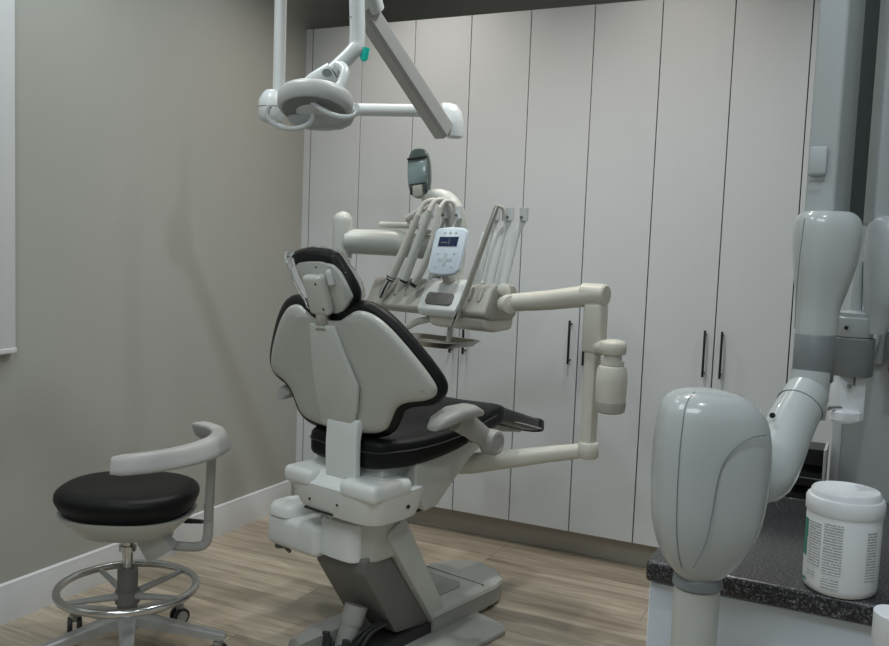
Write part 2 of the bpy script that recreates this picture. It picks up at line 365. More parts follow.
# leg rest
b = BM(); rr = [cush(.325, .155, .655, .70, 4), cush(.36, .158, .645, .694, 4), cush(.50, .145, .605, .652, 4), cush(.62, .125, .574, .616, 4)]
loft(b, rr); lg = obj('leg_rest', b, 'vinyl2', ch, ang=60)
b = BM(); loft(b, [cush(.615, .13, .571, .620, 4), cush(.636, .128, .568, .616, 4), cush(.646, .118, .572, .610, 4)]); obj('leg_rest_end', b, 'mech', lg)
b = BM(); side(b, [(.28, .62), (.60, .568), (.60, .58), (.28, .66)], .12, 0, .004, 2); obj('leg_rest_frame', b, 'plas', lg)
b = BM(); tube(b, [(.15, .34, .665), (.148, .48, .627), (.138, .60, .594)], .003, 8); obj('edge_rail', b, 'chrome', lg)
# backrest
TB = R(11); BU = V(0, -math.sin(TB), math.cos(TB)); BN = V(0, -math.cos(TB), -math.sin(TB)); B0 = V(-.026, -.185, .565)
half = [(.0, .432), (.05, .434), (.085, .452), (.118, .466), (.165, .456), (.215, .418), (.272, .352), (.312, .295), (.322, .264), (.303, .240), (.240, .224), (.205, .203), (.183, .165), (.162, .135), (.11, .120), (.0, .112)]
def outline(h, off, k=5):
    full = [(x, y) for x, y in h]+[(-x, y) for x, y in h[-2:0:-1]]
    q = [V(x, y, 0) for x, y in full]; s = smooth_pts([(*p,) for p in q], k, True); n = len(s); out = []
    for i in range(n):
        t = (s[(i+1) % n]-s[i-1]).normalized(); nn = V(t.y, -t.x, 0)
        if nn.dot(s[i]-V(0, .29, 0)) < 0 and False: nn = -nn
        out.append((s[i], nn))
    # orientation
    A = sum(s[i].x*s[(i+1) % n].y-s[(i+1) % n].x*s[i].y for i in range(n)); sg = 1 if A > 0 else -1
    return [(p+nn*sg*off) for p, nn in out]
def back_pt(x, y, d, wrap=.55): # d: thickness direction towards the rear
    return B0+V(x, 0, 0)+BU*y+BN*d+V(0, 1, 0)*wrap*x*x
def slab(bm, h, layers, wrap=.55, dx=0):
    rings = [[back_pt(p.x, p.y, d, wrap)+V(dx, 0, 0) for p in outline(h, off)] for off, d in layers]
    b2 = bmesh.new(); rs = [[b2.verts.new(p) for p in r] for r in rings]; n = len(rs[0])
    for A, Bq in zip(rs, rs[1:]):
        for j in range(n): b2.faces.new((A[j], A[(j+1) % n], Bq[(j+1) % n], Bq[j]))
    # caps as bridged left/right strips (outline is mirror symmetric)
    for ring in (rs[0], rs[-1]):
        m = n//2; grid = []
        for i in range(m+1):
            a = ring[i]; c = ring[(n-i) % n]
            if i in (0, m): grid.append([a]*7)
            else:
                row = [a]
                for q in range(1, 6):
                    f = q/6; x = a.co.lerp(c.co, f); lx = (a.co.x-B0.x)*(1-2*f)
                    x = x-V(0, 1, 0)*wrap*((a.co.x-B0.x)**2-lx*lx); row.append(b2.verts.new(x))
                row.append(c); grid.append(row)
        for i in range(m):
            for q in range(6):
                f = []
                for vv in (grid[i][q], grid[i][q+1], grid[i+1][q+1], grid[i+1][q]):
                    if vv not in f: f.append(vv)
                if len(f) > 2:
                    try: b2.faces.new(f)
                    except ValueError: pass
    bmesh.ops.recalc_face_normals(b2, faces=b2.faces[:]); merge(bm, b2)
b = BM(); slab(b, half, [(-.006, -.012), (.0, -.008), (.0, .002), (-.004, .008), (-.012, .012), (-.03, .016)]); bs = obj('backrest_shell', b, 'shell', ch, ang=50)
b = BM(); slab(b, half, [(-.03, -.062), (-.008, -.058), (.012, -.050), (.021, -.038), (.024, -.026), (.021, -.014), (.010, -.006), (-.006, -.003)], dx=-.014); obj('backrest_cushion', b, 'vinyl', ch, ang=60)
# spine cover and curved neck
sp = [(-.045, .425), (.052, .425), (.075, .36), (.118, .26), (.105, .20), (.078, .13), (-.040, .13), (-.050, .20), (-.055, .27), (-.050, .36)]
b = BM(); prism(b, sp, .016, frame(B0+BN*.020, (1, 0, 0), BU, -BN), .007, 3); obj('spine_cover', b, 'plas', bs)
b = BM()
cx = .019
prof = [(-.243, .55), (-.246, .60), (-.247, .65), (-.2440, .695), (-.2400, .72)]
inner = [(-.218, .55), (-.222, .60), (-.222, .66), (-.216, .695), (-.214, .72)]
side(b, prof+inner[::-1], .118, cx, .006, 3); obj('backrest_neck', b, 'plasm', ch, ang=50)
# headrest
TH = R(20); HU = V(0, -math.sin(TH), math.cos(TH)); HN = V(0, -math.cos(TH), -math.sin(TH)); H0 = V(-.024, -.262, 1.016)
hp = [(-.045, -.005), (.055, -.005), (.118, .045), (.125, .075), (.072, .168), (-.09, .168), (-.098, .13), (-.075, .03)]
HS = .80
hp = [(x*HS, y*HS) for x, y in hp]
def soft(pts, k=5): return [(p.x, p.y) for p in smooth_pts([(x, y, 0) for x, y in pts], k, True)]
b = BM(); prism(b, soft(hp, 3), .014, frame(H0, (1, 0, 0), HU, -HN), .004, 2); hd = obj('headrest_plate', b, 'plas', ch)
hc = [(-.055, -.02), (.06, -.022), (.118, .03), (.127, .08), (.080, .172), (.05, .198), (-.04, .207), (-.112, .196), (-.128, .165), (-.104, .06)]
hc = [(x*HS, y*HS) for x, y in hc]
b = BM()
def sc_(pts, s, c=(.01, .09)): return [(c[0]+(x-c[0])*s, c[1]+(y-c[1])*s) for x, y in pts]
rings = []
for s, d in ((.86, -.044), (.95, -.040), (1.0, -.030), (1.0, -.016), (.97, -.006), (.90, -.003)):
    rings.append([H0+V(x, 0, 0)+HU*y+HN*d for x, y in sc_(soft(hc, 4), s)])
loft(b, rings); obj('headrest_cushion', b, 'vinyl', hd, ang=60)
b = BM(); box(b, (0, 0, 0), (.076, .115, .034), .014, 4, frame(V(0, 0, 0), (1, 0, 0), HU, -HN)); bmesh.ops.translate(b, vec=H0+HU*.055+HN*.022, verts=b.verts[:]); br = obj('headrest_bracket', b, 'plas', hd)
b = BM(); tube(b, [H0+V(.052, 0, 0)+HU*.085+HN*.012, H0+V(.052, 0, 0)+HU*.115+HN*.012], .011, 12, dome=True); obj('headrest_latch', b, 'plasw', br)
for sx_, sy_, d0 in ((.0, .128, .006), (.018, .092, .038), (.026, .02, .038)):
    b = BM(); tube(b, [H0+V(sx_, 0, 0)+HU*sy_+HN*d0, H0+V(sx_, 0, 0)+HU*sy_+HN*(d0+.003)], .003, 8); obj('screw', b, 'mech', br)
b = BM(); box2(b, (-.044, -.292, .96), (-.004, -.272, 1.045), .003, 2); obj('headrest_post', b, 'steel', ch)
# armrests
for s in (1, -1):
    b = BM(); ax = .30*s
    P = [(ax, -.190, .730), (ax, -.165, .742), (ax, -.10, .756), (ax, -.035, .758), (ax, .004, .749)]
    rings = []
    for (x, y, z), w_, h_ in zip(P, (.018, .030, .038, .038, .024), (.008, .017, .020, .018, .010)):
        rings.append([(x+w_*math.cos(t)*(abs(math.cos(t))**3+abs(math.sin(t))**3)**(-1/3), y, z+h_*math.sin(t)*(abs(math.cos(t))**3+abs(math.sin(t))**3)**(-1/3)) for t in [2*math.pi*j/24 for j in range(24)]])
    loft(b, rings); ar = obj('armrest', b, 'grey' if s > 0 else 'grey', ch, ang=60)
    b = BM(); tube(b, [(.288*s, -.075, .738), (.280*s, .0, .705), (.268*s, .10, .652)], [.033, .032, .029], 16, flatten=(.55, 1), rect=3); obj('armrest_arm', b, 'grey', ar)
    b = BM(); lathe(b, [(.034, 0), (.037, .003), (.037, .036), (.034, .042), (.026, .044), (.025, .042), (.004, .042)], (.262*s, .105, .646), (s, 0, 0), 28); obj('armrest_hub', b, 'grey', ar)
    b = BM(); tube(b, [(.15*s, .10, .64), (.27*s, .105, .652)], .014, 12); obj('armrest_axle', b, 'dgrey', ar)

# clear film sleeve over the headrest
b = BM(); rings = []
for s, d in ((.95, -.054), (1.05, -.046), (1.08, -.02), (1.07, .004), (1.0, .016), (.9, .018)):
    rings.append([H0+V(x, 0, 0)+HU*y*1.0+HN*d+V(random.uniform(-1, 1), random.uniform(-1, 1), random.uniform(-1, 1))*.0025 for x, y in sc_([q for q in soft(hc, 4)], s)])
b2 = bmesh.new(); rs = [[b2.verts.new(p) for p in r] for r in rings]
for A, Bq in zip(rs, rs[1:]):
    for j in range(len(A)):
        if (A[j].co-H0).dot(HU) > -.01: b2.faces.new((A[j], A[(j+1) % len(A)], Bq[(j+1) % len(A)], Bq[j]))
merge(b, b2)
tube(b, [H0+V(-.09, -.0, 0)+HU*.155+HN*-.01, H0+V(-.11, 0, 0)+HU*.16, H0+V(-.115, 0, 0)+HU*.14, H0+V(-.105, 0, 0)+HU*.12], [.006, .013, .010, .004], 8, sm=3)
sl = obj('headrest_sleeve', b, 'clear', ang=80)
sl.matrix_basis = ch.matrix_basis.copy(); tag(sl, 'crinkled clear plastic sleeve pulled over the dental chair headrest', 'plastic cover')

# ---------------------------------------------------------------- delivery unit (arms, instrument head)
du = thing('delivery_unit', 'off-white jointed dental delivery unit with grey instrument head and keypad', 'dental unit', CO, CR)
D = V(0, 0, 0)
ZL = .50
b = BM(); tube(b, [(.0, .20, .512), (.10, .27, .522), (.30, .36, .570), (.43, .375, .604)], [.040, .038, .030, .026], 20, rect=3, flatten=(1, .8)); lathe(b, [(.026, 0), (.031, .006), (.031, .045), (.026, .05)], (.452, .37, .586)); obj('lower_arm', b, 'cream', du, ang=50)
b = BM(); tube(b, [(.450, .37, .625), (.450, .37, .91)], .0235, 20, rect=3.5, flatten=(.9, 1)); obj('upright_post', b, 'cream', du)
b = BM(); box2(b, (.423, .34, .905), (.484, .395, 1.055), .012, 3); up_ = obj('post_head', b, 'cream', du)
b = BM(); tube(b, [(.47, .36, .925), (.53, .345, .925)], .022, 16); lathe(b, [(.034, 0), (.038, .006), (.038, .030), (.032, .038), (.018, .042)], (.535, .335, .912)); obj('bottle_holder', b, 'cream', up_)
b = BM(); tube(b, [(.165, .345, 1.035), (.30, .36, 1.052), (.455, .37, 1.078)], [.028, .031, .033], 20); lathe(b, [(.028, 0), (.033, .004), (.033, .075), (.028, .08)], (.405, .37, 1.078), (1, 0, 0)); obj('upper_arm', b, 'cream', du)
# instrument head
b = BM()
def hring(x, y0, z0, y1, z1, r=.012):   # section in y-z : front lower, rear upper
    return x
hprof = [(.256, 1.00), (.264, .986), (.30, .976), (.42, .975), (.44, .99), (.44, 1.07), (.425, 1.088), (.325, 1.090), (.300, 1.080)]
pts_left = (-.385, -.145); pts_right = (.02, .125)
for a, c in (pts_left, pts_right): side(b, hprof, c-a, (a+c)/2, .012, 3)
hd2 = obj('instrument_head', b, 'tray_g', du, ang=50)
b = BM(); side(b, [(.248, 1.0), (.256, .980), (.30, .970), (.42, .972), (.443, .99), (.443, 1.075), (.43, 1.094), (.32, 1.096), (.292, 1.086)], .165, -.060, .008, 3); cb = obj('centre_handle', b, 'plasm', hd2, ang=50)
a_ = math.atan2(1.097-1.04, .33-.275)
b = BM(); FX = frame((-.060, .2645, 1.034), (1, 0, 0), V(0, .455, .89).normalized(), V(0, -.89, .455).normalized()); prism(b, [(-.056, -.013), (-.048, -.022), (.048, -.022), (.056, -.013), (.056, .013), (.048, .022), (-.048, .022), (-.056, .013)], .006, FX, .003, 2); obj('handle_recess', b, 'dgrey', cb)
b = BM(); side(b, [(.27, .985), (.285, .945), (.34, .935), (.43, .94), (.445, .985)], .235, .0, .014, 3); obj('head_underside', b, 'cream', hd2, ang=50)
b = BM(); lathe(b, [(.02, 0), (.03, .004), (.033, .02), (.028, .034), (.01, .038)], (.148, .335, 1.030), (.9, -.4, 0)); lathe(b, [(.012, 0), (.02, .004), (.02, .02), (.01, .026)], (.140, .33, 1.072), (.8, -.5, .1)); obj('head_knob', b, 'cream', hd2)
for x in (.05, .09, -.26, -.215):
    b = BM(); tube(b, [(x, .274, 1.035), (x, .284, 1.055), (x, .294, 1.075)], [.005, .009, .005], 12, dome=True); obj('instrument_groove', b, 'tray_g', hd2)
b = BM(); tube(b, [(-.115, .30, .965), (-.165, .28, .95), (-.235, .24, .905)], .011, 12, rect=3); obj('tray_arm', b, 'tray_g', du)
b = BM(); loft(b, [sring((-.12, .30, z), a, c, 8, 40) for z, a, c in ((.878, .11, .07), (.880, .13, .085), (.896, .150, .100), (.899, .153, .103), (.899, .146, .096), (.884, .125, .08))]); obj('instrument_tray', b, 'steel', du)
b = BM(); tube(b, [(-.06, .33, .945), (-.06, .32, .89)], .01, 10); obj('tray_post', b, 'tray_g', du)
# keypad
KN = V(.12, -.96, .25).normalized(); KX = V(1, .12, .03).normalized(); KY = KN.cross(KX).normalized()*1; KX = KY.cross(KN).normalized()
KF = frame((-.036, .27, 1.19), KX, KY, KN)
if KY.z < 0: KF = frame((-.036, .27, 1.19), KX, -KY, KN)
sk = Matrix(((1, .09, 0, 0), (0, 1, 0, 0), (0, 0, 1, 0), (0, 0, 0, 1)))
kp = [(-.058, -.065), (-.045, -.079), (0, -.083), (.045, -.079), (.058, -.065), (.059, .06), (.048, .073), (0, .077), (-.048, .073), (-.059, .06)]
b = BM(); prism(b, kp, .018, KF @ sk, .005, 3); kk = obj('keypad', b, 'keypad', du)
b = BM(); prism(b, [(-.036, .012), (.034, .012), (.034, .043), (-.036, .043)], .002, KF @ sk @ Matrix.Translation((0, 0, .0098))); obj('screen', b, 'screen', kk)
b = BM()
for q in range(4): prism(b, [(-.03+q*.006, .022), (-.026+q*.006, .022), (-.026+q*.006, .026), (-.03+q*.006, .026)], .001, KF @ sk @ Matrix.Translation((.004, 0, .011)))
prism(b, [(.002, .018), (.004, .018), (.004, .037), (.002, .037)], .001, KF @ sk @ Matrix.Translation((0, 0, .011)))
obj('screen_digit', b, 'smoke2', kk)
Q = KF @ sk @ Matrix.Translation((0, 0, .0095)); KB = mat('keypad_button_grey', (.50, .55, .58), .4)
b = BM(); prism(b, [(-.006, -.052), (.006, -.052), (.006, -.036), (.027, -.036), (.027, -.026), (.006, -.026), (.006, -.010), (-.006, -.010), (-.006, -.026), (-.027, -.026), (-.027, -.036), (-.006, -.036)], .0015, Q); obj('arrow_pad', b, KB, kk)
for x, y in ((-.02, .057), (.0, .057), (.02, .057), (-.03, -.055), (-.03, -.012), (.03, -.055), (.03, -.012)):
    b = BM(); prism(b, [(x-.004, y-.003), (x+.004, y-.003), (x+.004, y+.003), (x-.004, y+.003)], .0015, Q); obj('keypad_button', b, KB, kk)
b = BM(); tube(b, [(-.05, .30, 1.09), (-.052, .285, 1.125)], .018, 12, rect=3); obj('keypad_stem', b, 'hose', kk)
# left post, its tube, arch and oval panel
b = BM(); tube(b, [(-.45, .205, .50), (-.45, .205, 1.145)], .030, 22); tube(b, [(-.45, .205, 1.150), (-.45, .205, 1.276)], .034, 22, dome=True); pl_ = obj('rear_post', b, 'plas', du, ang=50)
b = BM(); tube(b, [(-.15, .19, .50), (-.45, .205, .50)], .035, 16, dome=True); obj('post_bracket', b, 'plas', pl_)
b = BM(); tube(b, [(-.44, .215, 1.208), (-.30, .30, 1.208), (-.20, .37, 1.20), (-.13, .41, 1.20)], [.042, .044, .044, .040], 22, dome=True); obj('upper_tube', b, 'plas', du, ang=50)
b = BM(); tube(b, [(-.215, .35, 1.365), (-.16, .36, 1.372), (-.11, .365, 1.35), (-.08, .37, 1.30), (-.075, .37, 1.20), (-.075, .37, 1.09)], [.02, .024, .028, .028, .026, .024], 16, sm=5); obj('support_arch', b, 'plas', du, ang=50)
PN = V(.25, -.95, .15).normalized(); PXx = V(.96, .25, .0).normalized(); PYy = PXx.cross(PN).normalized(); PYy = -PYy if PYy.z < 0 else PYy
rotp = Matrix.Rotation(R(8), 4, 'Z')
PF = frame((-.232, .345, 1.446), PXx, PYy, PN) @ rotp
b = BM(); prism(b, [(.040*math.cos(t), .082*math.sin(t)*(1 if abs(math.sin(t)) < 2 else 1)) for t in [2*math.pi*j/36 for j in range(36)]] if False else [((.041*math.copysign(abs(math.cos(t))**.7, math.cos(t))), (.086*math.copysign(abs(math.sin(t))**.8, math.sin(t)))) for t in [2*math.pi*(j+.5)/36 for j in range(36)]], .028, PF, .007, 3); op = obj('oval_panel', b, 'smoke', du)
b = BM(); prism(b, [(-.033, -.038), (.033, -.038), (.034, .038), (-.034, .038)], .012, PF @ Matrix.Translation((-.001, -.002, .016)), .003, 2); obj('panel_window', b, 'smoke2', op)
b = BM(); prism(b, [(-.018, -.084), (.018, -.084), (.018, -.045), (-.018, -.045)], .016, PF @ Matrix.Translation((0, 0, .014)), .003, 2); obj('panel_tab', b, 'tray_g', op)
b = BM(); prism(b, [(-.036, .046), (.036, .046), (.036, .053), (-.036, .053)], .008, PF @ Matrix.Translation((-.001, 0, .016)), .002, 2); obj('panel_clip', b, 'mech', op); b = BM(); prism(b, [(.024, -.075), (.031, -.072), (.031, -.045), (.024, -.045)], .008, PF @ Matrix.Translation((0, 0, .015)), .002, 2); obj('panel_clip', b, 'mech', op); b = BM(); prism(b, [(-.03, -.072), (-.024, -.075), (-.024, -.045), (-.03, -.045)], .008, PF @ Matrix.Translation((0, 0, .015)), .002, 2); obj('panel_clip', b, 'mech', op)
b = BM(); tube(b, [(-.215, .345, 1.375), (-.21, .35, 1.40)], .012, 10); obj('panel_stem', b, 'tray_g', op)
b = BM(); tube(b, [(-.362, .30, 1.270), (-.20, .30, 1.268)], .0105, 14, dome=True); tube(b, [(-.20, .30, 1.268), (-.17, .34, 1.25)], .010, 12); obj('side_handle', b, 'hose', du)
b = BM(); tube(b, [(-.235, .29, 1.288), (-.17, .30, 1.326)], .011, 12, dome=True); obj('short_handle', b, 'hose', du)
# instrument holders (flat whip arms)
def holder(bot, mid, neck, top, wid):
    b = BM(); tube(b, [bot, mid, neck, top], [wid, wid, wid*.62, wid*.55], 12, flatten=(1.0, .30), rect=4); h = obj('instrument_holder', b, 'plasm', du, ang=50)
    b = BM(); t = V(top); tube(b, [t+V(0, 0, -.004), t+V(.0, 0, .035)], .0135, 14); obj('holder_clip', b, 'plasw', h)
    b = BM(); tube(b, [t+V(0, -.010, .006), t+V(.0, -.016, .006)], .005, 10); obj('holder_rivet', b, 'dgrey', h)
for i, x in enumerate((.055, .105, .158)):
    holder((x-.025, .33, 1.07), (x+.012, .335, 1.245), (x+.025, .338, 1.262), (x+.044, .34, 1.295), .020)
for i, x in enumerate((-.29, -.225, -.168)):
    holder((x, .335, 1.07), (x+.09, .34, 1.24), (x+.10, .342, 1.27), (x+.112, .344, 1.30), .018)

# hand instruments resting in the holders
def inst(name, label, cat, group, fn_list):
    t = thing(name, label, cat, CO, CR, group)
    for nm, m, pts, r, kw in fn_list:
        b = BM(); tube(b, pts, r, 14, **kw); obj(nm, b, m, t, ang=50)
    return t
inst('dental_handpiece', 'leftmost grey dental handpiece with a chrome tip, beside the chair headrest', 'dental handpiece', 'instruments on the left holders', [
    ('sleeve', 'hose', [(-.272, .262, 1.088), (-.230, .27, 1.175), (-.178, .28, 1.30)], [.0155, .0145, .010], {}),
    ('coupling', 'mech', [(-.275, .26, 1.082), (-.270, .263, 1.094)], [.013, .017], {}),
    ('chrome_tip', 'chrome', [(-.304, .245, 1.022), (-.298, .25, 1.034), (-.292, .252, 1.05), (-.277, .26, 1.082)], [.006, .011, .013, .013], {}),
    ('hose', 'hose', [(-.178, .28, 1.30), (-.165, .30, 1.345), (-.130, .33, 1.35), (-.115, .36, 1.30), (-.13, .37, 1.18), (-.15, .36, 1.08)], .0085, dict(sm=5))])
inst('dental_handpiece', 'middle dental handpiece of the left group, light grey tube with dark open end', 'dental handpiece', 'instruments on the left holders', [
    ('sleeve', 'plas', [(-.212, .262, 1.088), (-.17, .27, 1.20), (-.130, .28, 1.315)], [.0165, .0155, .011], {}),
    ('open_end', 'mech', [(-.2155, .261, 1.079), (-.2115, .263, 1.089)], [.0125, .0168], {}),
    ('hose', 'hose', [(-.130, .28, 1.315), (-.120, .30, 1.35), (-.095, .33, 1.345), (-.10, .36, 1.25), (-.12, .36, 1.08)], .0085, dict(sm=5))])
inst('suction_tip', 'thin grey suction tube leaning just left of the white keypad', 'suction tube', 'instruments on the left holders', [
    ('sleeve', 'hose', [(-.165, .262, 1.080), (-.135, .262, 1.125), (-.100, .275, 1.24), (-.090, .285, 1.325)], [.0125, .0115, .010, .009], dict(sm=4)),
    ('open_end', 'mech', [(-.1725, .262, 1.070), (-.1645, .262, 1.081)], [.0120, .0128], {}),
    ('hose', 'hose', [(-.090, .285, 1.325), (-.085, .31, 1.35), (-.065, .335, 1.33), (-.07, .35, 1.2), (-.09, .35, 1.08)], .007, dict(sm=5))])
inst('air_water_syringe', 'long braided metal air-water syringe leaning right of the keypad, tip pointing down', 'dental syringe', None, [
    ('braided_tube', 'steel', [(.040, .245, 1.015), (.065, .262, 1.10), (.109, .285, 1.26), (.128, .30, 1.335)], [.008, .0095, .009, .007], dict(sm=5)),
    ('chrome_valve', 'chrome', [(.028, .238, .975), (.033, .241, .99), (.041, .246, 1.02)], [.010, .0125, .009], {}),
    ('nozzle', 'chrome', [(.012, .228, .918), (.020, .234, .95), (.029, .238, .976)], [.0035, .004, .007], {}),
    ('hose', 'hose', [(.128, .30, 1.335), (.138, .318, 1.325), (.136, .325, 1.29)], .005, dict(sm=4))])
# water bottle
wb_ = thing('water_bottle', 'off-white plastic water bottle hanging from the delivery unit post', 'bottle', CO, CR)
BX = (.535, .335)
b = BM(); lathe(b, [(.030, .743), (.038, .746), (.0415, .755), (.0440, .78), (.0455, .83), (.0435, .863), (.039, .876), (.031, .880)], (*BX, 0)); bb = obj('bottle_body', b, 'cream', wb_)
b = BM(); lathe(b, [(.035, .741), (.0422, .746), (.0450, .770), (.0447, .774)], (*BX, 0)); obj('bottle_base', b, 'tray_g', bb)
b = BM(); lathe(b, [(.031, .879), (.034, .882), (.034, .892), (.026, .893), (.026, .911)], (*BX, 0)); obj('bottle_cap', b, 'cream', wb_)

# ---------------------------------------------------------------- operating light
ol = thing('operating_light', 'white ceiling-mounted dental operating light with jointed arms and loop handles', 'dental light', (.484, -.85, 0))
W = dict(world=True)
part('ceiling_pole', 'plasw', ol, tube, [(.496, -.85, 1.60), (.496, -.85, CEIL-.03)], .0200, 24, **W)
part('ceiling_canopy', 'plasw', ol, lathe, [(.09, 0), (.09, .03), (.05, .05)], (.496, -.85, CEIL-.051), (0, 0, 1), **W)
part('pole_joint', 'plasw', ol, lathe, [(.018, 0), (.034, .004), (.044, .018), (.046, .05), (.044, .075), (.030, .10), (.020, .108)], (.478, -.86, 1.592), (0, 0, 1), **W)
part('joint_seam', 'dgrey', ol, lathe, [(.044, 0), (.0468, .0), (.0468, .002), (.044, .002)], (.478, -.86, 1.642), (0, 0, 1), **W)
part('horizontal_arm', 'plasw', ol, tube, [(.484, -.855, 1.641), (1.04, -.665, 1.643)], .0205, 20, **W)
kb = BM(); loft(kb, [sring((1.048+dx, -.665, z), a, c, 3, 28, rot=.5) for z, a, c, dx in ((1.555, .018, .02, .016), (1.560, .030, .030, .014), (1.60, .036, .036, .010), (1.640, .035, .035, .0), (1.662, .027, .028, -.01), (1.669, .012, .012, -.018))]); kn = obj('knuckle', kb, 'plasw', ol, ang=50, world=True)
A0, A1 = V(1.045, -.735, 1.588), V(.99, -1.13, 1.86)
part('spring_arm', 'alu', ol, tube, [A0-(A1-A0)*.05, A1], [.036, .033], 16, flatten=(.72, 1), rect=6, ang=30, **W)
part('arm_end_joint', 'plasw', ol, tube, [(1.005, -1.10, 1.86), (1.01, -1.14, 1.90)], .032, 18, dome=True, **W)
part('top_link', 'plasw', ol, tube, [(.985, -1.15, 1.905), (1.0, -1.20, 1.92), (1.04, -1.25, 1.91), (1.046, -1.258, 1.88), (1.05, -1.26, 1.86)], .025, 18, sm=4, **W)
part('drop_tube', 'plasw', ol, tube, [(1.05, -1.26, 1.86), (1.062, -1.27, 1.735), (1.058, -1.285, 1.70), (1.02, -1.32, 1.645)], [.0205, .0205, .020, .020], 20, sm=6, **W)
part('tube_seam', 'dgrey', ol, lathe, [(.019, 0), (.0214, 0), (.0214, .002), (.019, .002)], (1.0545, -1.2635, 1.79), (0, 0, 1), **W)
part('status_lamp', 'teal', ol, tube, [(1.085, -1.262, 1.715), (1.080, -1.262, 1.690)], .011, 12, dome=True, **W)
# lamp head: disc tilted
hc_ = V(1.014, -1.385, 1.548); hn = V(.12, -.30, -.95).normalized(); hx = V(.93, .36, .0); hx = (hx-hn*hx.dot(hn)).normalized(); hy = hn.cross(hx)
b = BM(); rings = []
for a, c, d in ((.02, .015, -.038), (.070, .064, -.036), (.092, .084, -.030), (.098, .090, -.016), (.096, .088, .005), (.090, .082, .015), (.086, .078, .017)):
    rings.append([hc_+hx*a*math.cos(t)+hy*c*math.sin(t)+hn*d for t in [2*math.pi*j/40 for j in range(40)]])
loft(b, rings); lh = obj('lamp_head', b, 'lampg', ol, ang=55, world=True)
b = BM(); lathe(b, [(.045, .0), (.080, .0), (.082, .004), (.046, .006)], hc_+hn*.015, hn, 36); obj('lamp_bezel', b, 'xgrey', lh, world=True)
b = BM(); lathe(b, [(.046, 0), (.046, .004), (.03, .009), (.002, .011)], hc_+hn*.018, hn, 36); obj('lamp_lens', b, 'lens', lh, world=True)
b = BM(); loft(b, [sring((hc_.x-.010, hc_.y+.040, hc_.z+dz-.004), a, a*.62, 2, 36, rot=.4) for dz, a in ((-.052, .03), (-.047, .060), (-.036, .080), (-.02, .088), (-.01, .08))]); obj('lamp_bowl', b, 'xpost', lh, world=True)
b = BM(); tube(b, [V(1.02, -1.32, 1.645), V(.985, -1.345, 1.617), V(.955, -1.36, 1.59)], [.026, .025, .022], 16, flatten=(.6, 1)); yk = obj('yoke_arm', b, 'plasw', ol, world=True)
b = BM(); tube(b, [V(1.035, -1.315, 1.66), V(1.065, -1.33, 1.645), V(1.070, -1.35, 1.61), V(1.062, -1.37, 1.575)], [.016, .012, .012, .016], 14, sm=4); tube(b, [V(1.035, -1.37, 1.575), V(1.085, -1.37, 1.572)], .020, 16); obj('yoke_fork', b, 'plasw', ol, world=True)
b = BM(); tube(b, [V(1.022, -1.345, 1.637), V(1.034, -1.366, 1.633)], .0125, 18, flatten=(1, .8)); obj('yoke_badge', b, 'xgrey', ol, world=True)
def loop(c, ax, ay, a, bb_, r, a0, a1):
    b = BM(); c = V(c); ax = V(ax).normalized(); ay = V(ay).normalized()
    tube(b, [c+ax*a*math.cos(R(t))+ay*bb_*math.sin(R(t)) for t in range(a0, a1+1, 12)], r, 12); return b
obj('loop_handle', loop((1.080, -1.41, 1.556), (.9, .36, -.25), (-.35, .1, .93), .068, .042, .0062, 60, 380), 'plasw', ol, world=True)
obj('loop_handle', loop((.962, -1.42, 1.523), (.88, .36, -.05), (.05, .0, .93), .060, .036, .0068, 150, 380), 'plasw', ol, world=True)

# ---------------------------------------------------------------- stool
st = thing('operator_stool', 'black saddle stool with curved light grey back bar and chrome foot ring', 'stool', (.497, -1.497, 0), .454)
b = BM(); lathe(b, [(.034, .10), (.045, .105), (.045, .13), (.030, .135)], n=28)
ba = obj('base_hub', b, 'alu', st)
for i in range(5):
    a = R(-71+72*i); c, s = math.cos(a), math.sin(a); b = BM()
    rings = []
    for r_, w_, z0, z1 in ((.02, .024, .10, .135), (.06, .022, .098, .13), (.16, .018, .082, .108), (.265, .015, .066, .086), (.278, .010, .068, .082)):
        rings.append([(r_*c-k*w_*s, r_*s+k*w_*c, z) for k, z in ((-1, z0), (1, z0), (1, z1-.004), (.7, z1), (-.7, z1), (-1, z1-.004))])
    loft(b, rings); lgx = obj('base_leg', b, 'alu', st, ang=30)
    b = BM(); cx_, cy_ = .258*c, .258*s; t = V(-s, c, 0); t = (t+V(c, s, 0)*.6).normalized(); cz = .026
    for k in (-1, 1): lathe(b, [(.012, -.007), (.024, -.0065), (.026, -.003), (.026, .003), (.024, .0065), (.012, .007)], V(cx_, cy_, cz)+t*.013*k, t, 24)
    ct = obj('caster', b, 'mech', lgx)
    b = BM()
    for k in (-1, 1): lathe(b, [(.002, 0), (.017, .001), (.018, -.003)], V(cx_, cy_, cz)+t*.0205*k, t*k, 20)
    box(b, (cx_, cy_, .05), (.03, .018, .03), .006, 2, Matrix.Rotation(math.atan2(t.y, t.x), 4, 'Z')); obj('caster_cap', b, 'grey', ct)
b = BM(); lathe(b, [(.026, .13), (.028, .135), (.028, .262), (.024, .266)], n=24); obj('column_shroud', b, 'dgrey', st)
b = BM(); lathe(b, [(.015, .265), (.015, .315), (.024, .317), (.024, .332), (.017, .334), (.017, .342), (.026, .345), (.026, .39)], n=20); obj('gas_lift', b, 'chrome', st)
b = BM(); tube(b, [(.186*math.cos(R(t)), .186*math.sin(R(t)), .210) for t in range(0, 360, 9)], .0115, 12, closed=True); fr = obj('foot_ring', b, 'chrome', st)
